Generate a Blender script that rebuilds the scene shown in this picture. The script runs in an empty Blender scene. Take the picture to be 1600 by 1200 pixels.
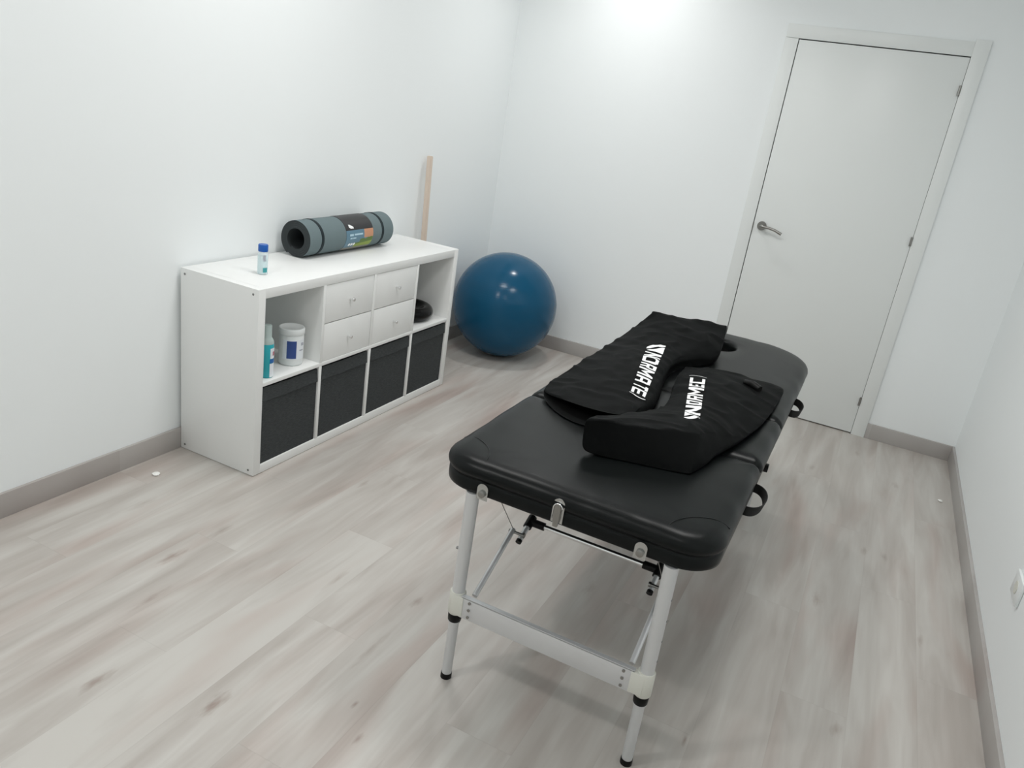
import bpy, bmesh, math, random
from mathutils import Vector, Matrix, Euler, noise
from mathutils.bvhtree import BVHTree
PI = math.pi
random.seed(4)
S = bpy.context.scene
COL = S.collection

# ------------------------------------------------------------------ camera
F_PX = 1224.6
CAM = Vector((2.3583, -2.1451, 1.5565)); CROT = Euler((1.2175, -0.1431, 0.4582), 'XYZ')
cd = bpy.data.cameras.new('camera'); cam = bpy.data.objects.new('camera', cd); COL.objects.link(cam)
cam.location = CAM; cam.rotation_euler = CROT
cd.sensor_width = 36; cd.lens = 36 * F_PX / 1600; cd.clip_start = .02
S.camera = cam
CM = CROT.to_matrix()
def ray(u, v): return (CM @ Vector(((u - 800) / F_PX, (600 - v) / F_PX, -1))).normalized()
def at(u, v, z):                                  # point of height z seen at pixel u, v
    d = ray(u, v); return CAM + d * ((z - CAM.z) / d.z)

# ------------------------------------------------------------------ materials
def mat(name, col, rough=.5, metal=0, spec=.5, coat=0, bump=None, alpha=1, trans=0, ior=1.45, sheen=0):
    m = bpy.data.materials.new(name); m.use_nodes = True
    nt = m.node_tree; b = nt.nodes['Principled BSDF']
    b.inputs['Base Color'].default_value = (*col, 1)
    b.inputs['Roughness'].default_value = rough
    b.inputs['Metallic'].default_value = metal
    b.inputs['Specular IOR Level'].default_value = spec
    b.inputs['Coat Weight'].default_value = coat
    b.inputs['Transmission Weight'].default_value = trans
    b.inputs['IOR'].default_value = ior
    b.inputs['Alpha'].default_value = alpha
    b.inputs['Sheen Weight'].default_value = sheen
    if bump:
        sc, st, dist = bump
        tc = nt.nodes.new('ShaderNodeTexCoord'); n = nt.nodes.new('ShaderNodeTexNoise')
        n.inputs['Scale'].default_value = sc; n.inputs['Detail'].default_value = 5
        bp = nt.nodes.new('ShaderNodeBump'); bp.inputs['Strength'].default_value = st; bp.inputs['Distance'].default_value = dist
        nt.links.new(tc.outputs['Object'], n.inputs['Vector'])
        nt.links.new(n.outputs['Fac'], bp.inputs['Height'])
        nt.links.new(bp.outputs['Normal'], b.inputs['Normal'])
    return m
M = {}
M['wall'] = mat('wall_paint', (.84, .87, .875), .6, bump=(160, .12, .001))
M['ceiling'] = mat('ceiling_paint', (.86, .87, .87), .8)
M['door'] = mat('door_lacquer', (.76, .785, .775), .35)
M['gap'] = mat('gap_shade', (.05, .05, .05), .9)  # shade of the gap round the leaf, put into the jamb colour
M['steel'] = mat('brushed_steel', (.30, .295, .28), .32, 1)
M['alu'] = mat('anodised_aluminium', (.66, .67, .68), .38, .5, bump=(300, .05, .0005))
M['alu_bright'] = mat('polished_aluminium', (.85, .85, .85), .2, 1)
M['plastic_white'] = mat('off_white_plastic', (.66, .66, .60), .45)
M['plastic_black'] = mat('black_plastic', (.006, .006, .006), .4, spec=.2)
M['shelf'] = mat('white_foil', (.80, .81, .80), .38)
M['screw'] = mat('screw_metal', (.25, .25, .25), .4, .8)
M['leather'] = mat('black_leatherette', (.0050, .0062, .0062), .32, spec=.18, bump=(420, .22, .0008))
M['plate'] = mat('nickel_plate', (.50, .51, .50), .25, 1)
M['webbing'] = mat('black_webbing', (.006, .006, .006), .8, bump=(900, .4, .001))
M['cloth'] = mat('black_nylon', (.0050, .0055, .0055), .6, spec=.05, bump=(60, .25, .003))
M['cloth_in'] = mat('black_lining', (.004, .004, .004), .9, spec=.1)
M['print'] = mat('white_print', (.86, .87, .87), .6)
M['ball'] = mat('blue_vinyl', (.003, .070, .145), .2, spec=.32)
M['ball_seam'] = mat('dark_blue_vinyl', (.004, .06, .15), .3)
M['rubber_black'] = mat('glossy_black_rubber', (.004, .004, .004), .12, spec=.22)
M['mat_out'] = mat('grey_foam', (.135, .180, .190), .8, bump=(200, .2, .001))
M['mat_in'] = mat('dark_foam', (.030, .036, .038), .85, bump=(200, .2, .001))
M['elastic'] = mat('black_elastic', (.005, .014, .018), .7)
M['wood'] = mat('pale_pine', (.68, .57, .48), .6, bump=(40, .2, .002))
M['cap_blue'] = mat('blue_cap', (.01, .10, .42), .35)
M['clear'] = mat('clear_plastic', (.90, .97, .98), .2, trans=.6, ior=1.1)
M['gel'] = mat('pale_blue_gel', (.80, .95, .98), .3)
M['teal'] = mat('teal_liquid', (.03, .43, .50), .2, trans=.1)
M['teal_drop'] = mat('teal_print', (.05, .34, .36), .4)
M['frost'] = mat('frosted_cap', (.52, .62, .60), .35, trans=.2)
M['label_white'] = mat('white_label', (.80, .84, .88), .5)
M['label_blue'] = mat('blue_label', (.035, .075, .26), .45)
M['label_mid'] = mat('bright_blue_label', (.02, .14, .42), .45)
M['label_grey'] = mat('grey_print', (.42, .44, .50), .6)
M['label_red'] = mat('red_print', (.5, .2, .25), .6)
M['tub'] = mat('white_plastic', (.76, .79, .79), .35)
M['lab_black'] = mat('sleeve_black', (.022, .021, .023), .4)
M['lab_sky'] = mat('sleeve_sky', (.10, .20, .27), .4)
M['lab_text'] = mat('sleeve_text', (.42, .58, .66), .5)
M['lab_orange'] = mat('sleeve_orange', (.52, .26, .15), .5)
M['lab_green'] = mat('sleeve_green', (.10, .17, .03), .5)
M['lab_lime'] = mat('sleeve_lime', (.25, .33, .05), .5)
M['lab_rock'] = mat('sleeve_rock', (.26, .25, .22), .5)
M['scrap'] = mat('white_scrap', (.85, .85, .82), .7)

def fabric():
    m = mat('charcoal_weave', (.035, .038, .040), .9, spec=.2)
    nt = m.node_tree; b = nt.nodes['Principled BSDF']
    tc = nt.nodes.new('ShaderNodeTexCoord'); mp = nt.nodes.new('ShaderNodeMapping')
    mp.inputs['Scale'].default_value = (1, 6, 60)
    n = nt.nodes.new('ShaderNodeTexNoise'); n.inputs['Scale'].default_value = 10; n.inputs['Detail'].default_value = 6
    r = nt.nodes.new('ShaderNodeValToRGB')
    r.color_ramp.elements[0].position = .3; r.color_ramp.elements[0].color = (.034, .038, .039, 1)
    r.color_ramp.elements[1].position = .7; r.color_ramp.elements[1].color = (.066, .071, .073, 1)
    bp = nt.nodes.new('ShaderNodeBump'); bp.inputs['Strength'].default_value = .3; bp.inputs['Distance'].default_value = .002
    L = nt.links.new
    L(tc.outputs['Object'], mp.inputs['Vector']); L(mp.outputs['Vector'], n.inputs['Vector'])
    L(n.outputs['Fac'], r.inputs['Fac']); L(r.outputs['Color'], b.inputs['Base Color'])
    L(n.outputs['Fac'], bp.inputs['Height']); L(bp.outputs['Normal'], b.inputs['Normal'])
    return m
M['fabric'] = fabric()

def laminate(name, base_light, base_dark, knots, contrast=1., along_x=False):
    m = bpy.data.materials.new(name); m.use_nodes = True
    nt = m.node_tree; N = nt.nodes; L = nt.links.new; b = N['Principled BSDF']
    b.inputs['Roughness'].default_value = .36; b.inputs['Specular IOR Level'].default_value = .45
    def math_(op, a, c=None, clamp=False):
        n = N.new('ShaderNodeMath'); n.operation = op; n.use_clamp = clamp; n.inputs[2].default_value = .1
        for i, v in enumerate((a, c)):
            if v is None: continue
            if isinstance(v, (int, float)): n.inputs[i].default_value = v
            else: L(v, n.inputs[i])
        return n.outputs[0]
    tc = N.new('ShaderNodeTexCoord'); sep = N.new('ShaderNodeSeparateXYZ'); L(tc.outputs['Object'], sep.inputs[0])
    X, Y = (sep.outputs[1], sep.outputs[0]) if along_x else (sep.outputs[0], sep.outputs[1])
    W, LEN = .192, 1.285
    fx = math_('DIVIDE', math_('SUBTRACT', X, .917), W); ix = math_('FLOOR', fx)
    fy = math_('DIVIDE', math_('ADD', math_('ADD', Y, .072), math_('MULTIPLY', ix, .47)), LEN); iy = math_('FLOOR', fy)
    cmb = N.new('ShaderNodeCombineXYZ'); L(ix, cmb.inputs[0]); L(iy, cmb.inputs[1]); cmb.inputs[2].default_value = 3.7
    wn = N.new('ShaderNodeTexWhiteNoise'); wn.noise_dimensions = '3D'; L(cmb.outputs[0], wn.inputs['Vector'])
    # grain: stretched along the plank, shifted plank by plank
    cm2 = N.new('ShaderNodeCombineXYZ'); L(ix, cm2.inputs[0]); cm2.inputs[2].default_value = 1.3
    wr = N.new('ShaderNodeTexWhiteNoise'); wr.noise_dimensions = '3D'; L(cm2.outputs[0], wr.inputs['Vector'])
    gx = math_('ADD', X, math_('ADD', math_('MULTIPLY', wr.outputs['Value'], 13.7), math_('MULTIPLY', wn.outputs['Value'], .05)))
    def grain(sx, sy, scale, detail, dist=0):
        c = N.new('ShaderNodeCombineXYZ'); L(math_('MULTIPLY', gx, sx), c.inputs[0]); L(math_('MULTIPLY', Y, sy), c.inputs[1])
        n = N.new('ShaderNodeTexNoise'); n.inputs['Scale'].default_value = scale; n.inputs['Detail'].default_value = detail
        n.inputs['Distortion'].default_value = dist; L(c.outputs[0], n.inputs['Vector']); return n.outputs['Fac']
    g1 = grain(6, .7, 2.2, 3, .6); g2 = grain(26, 1.6, 2.5, 5, .3); g3 = grain(5, .9, 1.3, 2, .4)
    tone = math_('ADD', math_('MULTIPLY', g1, .80), math_('ADD', math_('MULTIPLY', g2, .12), math_('MULTIPLY', wn.outputs['Value'], .06)))
    if knots:                                    # one noticeably paler plank
        pale = math_('MULTIPLY', math_('COMPARE', ix, 0.0), math_('COMPARE', iy, -1.0))
        tone = math_('ADD', tone, math_('MULTIPLY', pale, .17))
    r = N.new('ShaderNodeValToRGB'); e = r.color_ramp.elements
    e[0].position = .34; e[0].color = (*base_dark, 1); e[1].position = .64; e[1].color = (*base_light, 1)
    L(tone, r.inputs['Fac'])
    # pinkish drifts
    r2 = N.new('ShaderNodeMapRange'); r2.inputs['From Min'].default_value = .50; r2.inputs['From Max'].default_value = .74; L(g3, r2.inputs['Value'])
    mx = N.new('ShaderNodeMix'); mx.data_type = 'RGBA'; mx.blend_type = 'MULTIPLY'
    L(math_('MULTIPLY', r2.outputs[0], .95 * contrast), mx.inputs['Factor']); L(r.outputs['Color'], mx.inputs['A']); mx.inputs['B'].default_value = (.87, .78, .76, 1)
    col = mx.outputs['Result']
    # knots
    if knots:
        acc = None
        wob = grain(22, 5, 4, 3)
        for (kx, ky, rx, ry, s) in knots:
            dx = math_('DIVIDE', math_('SUBTRACT', X, kx), rx * .62); dy = math_('DIVIDE', math_('SUBTRACT', Y, ky), ry * 1.25)
            d = math_('SQRT', math_('ADD', math_('MULTIPLY', dx, dx), math_('MULTIPLY', dy, dy)))
            d = math_('ADD', d, math_('MULTIPLY', math_('SUBTRACT', wob, .5), 1.6))
            k = math_('MULTIPLY', math_('SUBTRACT', 1.0, d, clamp=True), s)
            acc = k if acc is None else math_('MAXIMUM', acc, k)
        mk = N.new('ShaderNodeMix'); mk.data_type = 'RGBA'; mk.blend_type = 'MULTIPLY'
        L(math_('MULTIPLY', acc, .75, clamp=True), mk.inputs['Factor']); L(col, mk.inputs['A']); mk.inputs['B'].default_value = (.62, .53, .50, 1)
        col = mk.outputs['Result']
    # seams
    frx = math_('FRACT', fx); fry = math_('FRACT', fy)
    sx = math_('LESS_THAN', math_('MINIMUM', frx, math_('SUBTRACT', 1, frx)), .006)
    sy = math_('LESS_THAN', math_('MINIMUM', fry, math_('SUBTRACT', 1, fry)), .0011)
    ms = N.new('ShaderNodeMix'); ms.data_type = 'RGBA'; ms.blend_type = 'MULTIPLY'
    L(math_('MULTIPLY', math_('MAXIMUM', sx, sy), .10), ms.inputs['Factor']); L(col, ms.inputs['A']); ms.inputs['B'].default_value = (.4, .38, .36, 1)
    L(ms.outputs['Result'], b.inputs['Base Color'])
    bp = N.new('ShaderNodeBump'); bp.inputs['Strength'].default_value = .08; bp.inputs['Distance'].default_value = .001
    L(g2, bp.inputs['Height']); L(bp.outputs['Normal'], b.inputs['Normal'])
    return m
KN = [(.582, -.564, .035, .055, 1.1), (1.162, -.952, .035, .05, 1.3), (.867, -1.064, .03, .045, 1.1), (1.452, -.748, .012, .016, 1.2), (1.53, -.84, .014, .02, .9),
      (.585, -.36, .03, .05, .8), (1.341, -.281, .025, .03, 1.), (1.07, -.33, .02, .06, .7), (2.5, .62, .035, .05, .8), (2.62, -.05, .03, .03, .9), (2.72, 1.15, .03, .03, .7),
      (2.639, 1.149, .025, .04, .7), (2.35, 1.9, .03, .03, .6), (.75, .25, .02, .04, .9), (.7, -.75, .02, .06, .8), (2.25, -.35, .012, .02, 1.), (2.45, -.6, .03, .04, .8), (1.0, .55, .02, .03, .7),
      (1.78, .15, .03, .05, .6), (2.85, .6, .02, .04, .8), (.25, -.4, .03, .06, .6), (1.36, -.55, .02, .08, .6), (1.62, -.95, .02, .08, .7), (2.75, 2.0, .03, .04, .6), (2.55, 2.3, .03, .04, .6)]
M['floor'] = laminate('whitewashed_laminate', (.540, .520, .488), (.410, .375, .345), KN)
M['skirt'] = laminate('grey_laminate_skirting', (.45, .435, .42), (.37, .35, .335), None, .6)
M['skirt_x'] = laminate('grey_laminate_skirting_across', (.45, .435, .42), (.37, .35, .335), None, .6, True)

# ------------------------------------------------------------------ mesh helpers
def link(name, me, m, parent=None, smooth=True):
    o = bpy.data.objects.new(name, me); COL.objects.link(o)
    for x in (m if isinstance(m, (list, tuple)) else [m]): me.materials.append(x)
    if parent: o.parent = parent
    if smooth:
        for p in me.polygons: p.use_smooth = True
    return o
def fin(name, bm, m, parent=None, smooth=False, sharp=None):
    bmesh.ops.recalc_face_normals(bm, faces=bm.faces)
    me = bpy.data.meshes.new(name); bm.to_mesh(me); bm.free()
    if sharp is not None:
        for p in me.polygons: p.use_smooth = True
        me.set_sharp_from_angle(angle=math.radians(sharp))
        return link(name, me, m, parent, False)
    return link(name, me, m, parent, smooth)
def box(bm, lo, hi, bev=0, seg=2):
    lo, hi = Vector(lo), Vector(hi); c = (lo + hi) / 2; d = hi - lo
    r = bmesh.ops.create_cube(bm, size=1, matrix=Matrix.Translation(c) @ Matrix.Diagonal((*d, 1)))
    if bev:
        es = list({e for v in r['verts'] for e in v.link_edges})
        bmesh.ops.bevel(bm, geom=es, offset=bev, segments=seg, affect='EDGES', profile=.5)
def boxo(name, lo, hi, m, parent=None, bev=0):
    bm = bmesh.new(); box(bm, lo, hi, bev); return fin(name, bm, m, parent, sharp=40)
def basis(d):
    d = d.normalized(); u = Vector((0, 0, 1)) if abs(d.z) < .95 else Vector((1, 0, 0))
    a = d.cross(u).normalized(); return a, d.cross(a)
def tube(bm, pts, r, n=20, caps=True):
    pts = [Vector(p) for p in pts]; rr = r if isinstance(r, (list, tuple)) else [r] * len(pts)
    rings = []; a, b = basis(pts[1] - pts[0])
    for i, p in enumerate(pts):
        t = (pts[min(i + 1, len(pts) - 1)] - pts[max(i - 1, 0)]).normalized()
        a = (a - t * a.dot(t)).normalized(); b = t.cross(a)
        rings.append([bm.verts.new(p + (a * math.cos(2 * PI * k / n) + b * math.sin(2 * PI * k / n)) * rr[i]) for k in range(n)])
    for i in range(len(rings) - 1):
        for k in range(n): bm.faces.new((rings[i][k], rings[i][(k + 1) % n], rings[i + 1][(k + 1) % n], rings[i + 1][k]))
    if caps: bm.faces.new(rings[0][::-1]); bm.faces.new(rings[-1])
def lathe(bm, prof, c, n=48):                       # prof: (radius, z)
    c = Vector(c); rings = []
    for r, z in prof:
        if r < 1e-6: rings.append([bm.verts.new(c + Vector((0, 0, z)))])
        else: rings.append([bm.verts.new(c + Vector((r * math.cos(2 * PI * k / n), r * math.sin(2 * PI * k / n), z))) for k in range(n)])
    for A, B in zip(rings, rings[1:]):
        for k in range(n):
            q = [A[k % len(A)], A[(k + 1) % len(A)], B[(k + 1) % len(B)], B[k % len(B)]]
            q = [v for i, v in enumerate(q) if v not in q[:i]]
            if len(q) > 2: bm.faces.new(q)
def flat(bm, ring, axis_vec, th):                   # prism of a planar outline
    a = [bm.verts.new(p) for p in ring]; b = [bm.verts.new(Vector(p) + axis_vec) for p in ring]; n = len(a)
    bm.faces.new(a); bm.faces.new(b[::-1])
    for i in range(n): bm.faces.new((a[i], a[(i + 1) % n], b[(i + 1) % n], b[i]))
def empty(name, loc, label=None, cat=None, group=None, kind=None):
    o = bpy.data.objects.new(name, None); COL.objects.link(o); o.empty_display_size = .05; o.location = loc
    tag(o, label, cat, group, kind); return o
def tag(o, label=None, cat=None, group=None, kind=None):
    if label: o['label'] = label
    if cat: o['category'] = cat
    if group: o['group'] = group
    if kind: o['kind'] = kind
    return o
def adopt(root):                                    # children were modelled in world space
    bpy.context.view_layer.update()
    inv = Matrix.Translation(root.location).inverted()
    for c in root.children: c.matrix_parent_inverse = inv

# ------------------------------------------------------------------ the room
LW, RW, BK, FR, CH = -.014, 3.026, 2.615, -3.6, 2.75
DL, DR, DH, CO, BH, BT = 1.6666, 2.4939, 2.0516, .073, .089, .013
def st(o): return tag(o, kind='structure')
st(boxo('floor', (LW - .1, FR - .1, -.1), (RW + .1, BK + .5, 0), M['floor']))
st(boxo('ceiling', (LW - .1, FR - .1, CH), (RW + .1, BK + .5, CH + .1), M['ceiling']))
st(boxo('wall_left', (LW - .1, FR, 0), (LW, BK, CH), M['wall']))
st(boxo('wall_right', (RW, FR, 0), (RW + .1, BK, CH), M['wall']))
st(boxo('wall_front', (LW - .1, FR - .1, 0), (RW + .1, FR, CH), M['wall']))
G = .004
bm = bmesh.new()
box(bm, (LW - .1, BK, 0), (DL - G - .01, BK + .12, CH)); box(bm, (DR + G + .01, BK, 0), (RW + .1, BK + .12, CH))
box(bm, (DL - G - .01, BK, DH + G + .01), (DR + G + .01, BK + .12, CH))
st(fin('wall_back', bm, M['wall']))
# door: leaf, lever, hinges, jamb and casings
door = empty('door_1', ((DL + DR) / 2, BK, 0), 'white flush door with steel lever handle in the back wall', None, kind='structure')
leaf = boxo('door_leaf', (DL, BK - .010, .007), (DR, BK + .03, DH), M['door'], door, .0015)
bm = bmesh.new(); box(bm, (DL - .09, BK + .1, 0), (DR + .09, BK + .13, DH + .09))
box(bm, (DL - G - .010, BK + .004, 0), (DL - G, BK + .11, DH + .02)); box(bm, (DR + G, BK + .004, 0), (DR + G + .010, BK + .11, DH + .02))
box(bm, (DL - G, BK + .004, DH + G + .002), (DR + G, BK + .11, DH + .02)); fin('door_jamb', bm, M['gap'], door)
YC = BK - .014
boxo('door_casing', (DL - CO, YC, 0), (DL - G, BK, DH + G), M['door'], door, .0015)
boxo('door_casing', (DR + .0015, YC - .003, 0), (DR + CO, BK, DH + CO + .012), M['door'], door, .0015)
boxo('door_casing', (DL - CO, YC, DH + G + .001), (DR + .0015, BK, DH + CO), M['door'], door, .0015)
for z in (1.896, 1.132, .203):
    bm = bmesh.new(); tube(bm, [(DR - .003, BK - .016, z - .024), (DR - .003, BK - .016, z + .024)], .0065, 14)
    box(bm, (DR - .008, BK - .0145, z - .024), (DR + .002, BK - .010, z + .024)); fin('hinge', bm, M['steel'], door, sharp=40)
boxo('strike_plate', (DL - .004, BK - .0155, 1.022), (DL - .0005, BK - .006, 1.080), M['steel'], door)
bm = bmesh.new(); hx, hz = 1.714, 1.063
def ydisc(bm, x, z, y0, y1, r, n=32): tube(bm, [(x, y0, z), (x, (y0 + y1) / 2, z), (x, y1, z)], [r, r, r * .96], n)
ydisc(bm, hx, hz, BK - .010, BK - .021, .026)
tube(bm, [(hx, BK - .02, hz), (hx, BK - .045, hz), (hx + .004, BK - .056, hz), (hx + .016, BK - .06, hz), (hx + .05, BK - .06, hz - .001), (hx + .085, BK - .06, hz - .008), (hx + .122, BK - .058, hz - .022)],
     [.009, .009, .009, .0085, .0075, .0075, .0085], 16)
fin('door_handle', bm, M['steel'], door, sharp=50)
adopt(door)
for c in door.children:
    if c.name.startswith('door_casing'): pass
# baseboards
st(boxo('baseboard_left', (LW, FR, 0), (LW + BT, BK, BH), M['skirt'], None, .001))
st(boxo('baseboard_right', (RW - BT, FR, 0), (RW, BK, BH), M['skirt'], None, .001))
bm = bmesh.new(); box(bm, (LW + BT, BK - BT, 0), (DL - CO, BK, BH), .001); box(bm, (DR + CO, BK - BT, 0), (RW - BT, BK, BH), .001)
st(fin('baseboard_back', bm, M['skirt_x'], sharp=40))
# wall socket on the right wall
sk = empty('wall_socket', (RW, .47, .37), 'white power socket low on the right wall, at the photo\'s right edge', 'socket')
bm = bmesh.new(); box(bm, (RW - .011, .415, .325), (RW, .53, .405), .004); fin('cover_plate', bm, M['tub'], sk, sharp=40)
bm = bmesh.new(); tube(bm, [(RW - .0125, .472, .365), (RW - .010, .472, .365)], .021, 28); fin('socket_well', bm, M['plastic_white'], sk, sharp=40)
adopt(sk)

# ------------------------------------------------------------------ shelf unit
D, LN, H, T, t = .39, 1.465, .765, .038, .016
CW = (LN - 2 * T - 3 * t) / 4; HH = (H - 2 * T - t) / 2
sh = empty('shelf_unit', (D / 2, LN / 2, 0), 'white cube shelf unit with two rows of four compartments against the left wall', 'shelf')
boxo('side_panel', (0, 0, 0.002), (D, T, H), M['shelf'], sh, .0012)
boxo('side_panel', (0, LN - T, 0.002), (D, LN, H), M['shelf'], sh, .0012)
boxo('top_panel', (0, T, H - T), (D, LN - T, H), M['shelf'], sh, .0006)
boxo('bottom_panel', (0, T, 0.002), (D, LN - T, T), M['shelf'], sh, .0006)
ZM = T + HH
boxo('middle_shelf', (0, T, ZM), (D, LN - T, ZM + t), M['shelf'], sh, .0008)
for k in range(3):
    y = T + CW * (k + 1) + t * k
    boxo('divider', (0, y, T), (D, y + t, ZM), M['shelf'], sh, .0008)
    boxo('divider', (0, y, ZM + t), (D, y + t, H - T), M['shelf'], sh, .0008)
for x in (.022, D - .026):
    for z in (.022, H - .022):
        bm = bmesh.new(); tube(bm, [(x, .002, z), (x, -.0012, z)], .0045, 14); fin('screw', bm, M['screw'], sh, sharp=40)
for k in (1, 2):
    y0 = T + k * (CW + t)
    for j in range(2):
        z0 = ZM + t + .002 + j * (HH / 2)
        z1 = z0 + HH / 2 - .004
        dr = boxo('drawer', (D - .018, y0 + .0025, z0), (D - .002, y0 + CW - .0025, z1), M['shelf'], sh, .0012)
        bm = bmesh.new(); yc = y0 + CW / 2; zc = (z0 + z1) / 2
        tube(bm, [(D - .003, yc, zc), (D + .010, yc, zc), (D + .013, yc, zc), (D + .020, yc, zc), (D + .022, yc, zc)], [.0045, .0045, .0075, .0085, .0065], 18)
        kb = fin('knob', bm, M['alu_bright'], dr, sharp=40)
        bm = bmesh.new()                                     # drawer body behind the front
        for lo, hi in (((.05, y0 + .008, z0 + .004), (D - .018, y0 + .018, z1 - .02)), ((.05, y0 + CW - .018, z0 + .004), (D - .018, y0 + CW - .008, z1 - .02)),
                       ((.05, y0 + .018, z0 + .004), (.06, y0 + CW - .018, z1 - .02)), ((.06, y0 + .018, z0 + .004), (D - .018, y0 + CW - .018, z0 + .008))): box(bm, lo, hi)
        fin('drawer_box', bm, M['shelf'], dr)
adopt(sh)

# fabric boxes in the lower compartments
def storage_box(k):
    y0 = T + k * (CW + t) + .004; y1 = y0 + CW - .008; z0 = T + .0005; z1 = z0 + HH - .010; x1 = D - .007; x0 = .02
    names = ['leftmost lower compartment, below the blue bottle', 'second lower compartment from the left', 'third lower compartment from the left', 'rightmost lower compartment, below the black disc']
    b = empty('storage_box', ((x0 + x1) / 2, (y0 + y1) / 2, z0), 'charcoal fabric storage box in the shelf\'s ' + names[k], 'box', 'charcoal fabric boxes in the lower compartments')
    bm = bmesh.new(); w = .004; zs = z1 - .058
    box(bm, (x0, y0, z0), (x1, y1, z0 + w)); box(bm, (x0, y0, z0 + w), (x0 + w, y1, z1))
    box(bm, (x0 + w, y0, z0 + w), (x1 - w, y0 + w, z1)); box(bm, (x0 + w, y1 - w, z0 + w), (x1 - w, y1, z1))
    # front wall as a slightly slack cloth
    n, mm = 14, 14; g = []
    for i in range(n + 1):
        for j in range(mm + 1):
            y = y0 + (y1 - y0) * i / n; z = z0 + (z1 - z0) * j / mm
            e = math.sin(PI * i / n) * math.sin(PI * j / mm)
            x = x1 - .004 * e + .0018 * e * noise.noise(Vector((k * 5.1, y * 9, z * 9)))
            if j == mm: z -= .003 * math.sin(PI * i / n)
            g.append(bm.verts.new((x, y, z)))
    h = [bm.verts.new(v.co - Vector((w, 0, 0))) for v in g]
    ix = lambda i, j: i * (mm + 1) + j
    for i in range(n):
        for j in range(mm):
            bm.faces.new((g[ix(i, j)], g[ix(i + 1, j)], g[ix(i + 1, j + 1)], g[ix(i, j + 1)]))
            bm.faces.new((h[ix(i, j)], h[ix(i, j + 1)], h[ix(i + 1, j + 1)], h[ix(i + 1, j)]))
    for i in range(n): bm.faces.new((g[ix(i, mm)], g[ix(i + 1, mm)], h[ix(i + 1, mm)], h[ix(i, mm)])); bm.faces.new((g[ix(i, 0)], h[ix(i, 0)], h[ix(i + 1, 0)], g[ix(i + 1, 0)]))
    fin('fabric_body', bm, M['fabric'], b, sharp=50)
    bm = bmesh.new(); n = 14; V = []
    for i in range(n + 1):
        y = y0 + .001 + (y1 - y0 - .002) * i / n; s = math.sin(PI * i / n)
        dz = -.004 * s + .002 * noise.noise(Vector((k * 3.3, y * 12, 0)))
        V.append([bm.verts.new(p) for p in ((x1 - .0035 * s + .0005, y, zs + dz), (x1 + .0065 - .004 * s, y, zs + dz + .003), (x1 + .0025 - .0025 * s, y, z1 - .001 - .003 * s), (x1 - .002 - .001 * s, y, z1 - .003 * s + .001))])
    for A, B in zip(V, V[1:]):
        for q in range(3): bm.faces.new((A[q], B[q], B[q + 1], A[q + 1]))
        bm.faces.new((A[3], B[3], B[0], A[0]))
    bm.faces.new(V[0][::-1]); bm.faces.new(V[-1])
    fin('top_hem', bm, M['fabric'], b, sharp=50)
    adopt(b)
for k in range(4): storage_box(k)

# ------------------------------------------------------------------ things on and in the shelf
def sector(bm, c, r, a0, a1, z0, z1, n=10, th=.0006):
    V = []
    for i in range(n + 1):
        a = a0 + (a1 - a0) * i / n; d = Vector((math.cos(a), math.sin(a), 0))
        V.append([bm.verts.new(Vector(c) + d * q + Vector((0, 0, z))) for q, z in ((r, z0), (r + th, z0), (r + th, z1), (r, z1))])
    for A, B in zip(V, V[1:]):
        for q in range(4): bm.faces.new((A[q], B[q], B[(q + 1) % 4], A[(q + 1) % 4]))
    bm.faces.new(V[0][::-1]); bm.faces.new(V[-1])
VA = math.atan2(-2.3, 2.0)      # direction towards the viewer's side of the room
def labobj(name, c, r, a0, a1, z0, z1, m, parent):
    bm = bmesh.new(); sector(bm, c, r, a0, a1, z0, z1); return fin(name, bm, m, parent, sharp=40)
# small bottle with blue cap
c = Vector((.231, .189, H + .0005))
o = empty('gel_bottle', c, 'small clear bottle with a bright blue cap standing on top of the white shelf', 'bottle')
bm = bmesh.new(); lathe(bm, [(0, 0), (.018, 0), (.0195, .003), (.0195, .078), (.017, .086), (.014, .089), (0, .089)], c); fin('bottle_body', bm, M['clear'], o, sharp=40)
bm = bmesh.new(); lathe(bm, [(0, .002), (.0165, .002), (.0175, .004), (.0175, .072), (0, .072)], c, 32); fin('gel', bm, M['gel'], o, sharp=40)
bm = bmesh.new(); lathe(bm, [(0, .090), (.0185, .090), (.019, .092), (.019, .114), (.0175, .117), (0, .117)], c); fin('cap', bm, M['cap_blue'], o, sharp=40)
labobj('printed_drop', c, .0197, VA + .1, VA + 1.0, .010, .028, M['teal_drop'], o)
labobj('printed_mark', c, .0197, VA + .1, VA + .6, .055, .078, M['label_grey'], o)
adopt(o)
# blue spray bottle
zc = ZM + t + .0005
c = Vector((.346, .102, zc))
o = empty('disinfectant_bottle', c, 'tall teal blue liquid bottle with a pale cap in the upper left compartment', 'bottle')
bm = bmesh.new(); lathe(bm, [(0, 0), (.024, 0), (.0265, .003), (.0265, .137), (.0262, .1375), (0, .1375)], c); fin('bottle_body', bm, M['teal'], o, sharp=40)
bm = bmesh.new(); lathe(bm, [(0, .1378), (.0262, .1378), (.0255, .147), (.020, .158), (.0165, .164), (.0165, .208), (.0145, .212), (0, .212)], c); fin('cap', bm, M['frost'], o, sharp=40)
labobj('label', c, .0267, VA + .5, VA + 1.7, .004, .06, M['label_white'], o)
labobj('label', c, .0267, VA + .55, VA + 1.7, .080, .122, M['label_white'], o)
labobj('label_band', c, .0269, VA + .5, VA + 1.7, .062, .078, M['label_mid'], o)
labobj('printed_mark', c, .0275, VA + .95, VA + 1.4, .092, .108, M['label_red'], o)
adopt(o)
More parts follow.
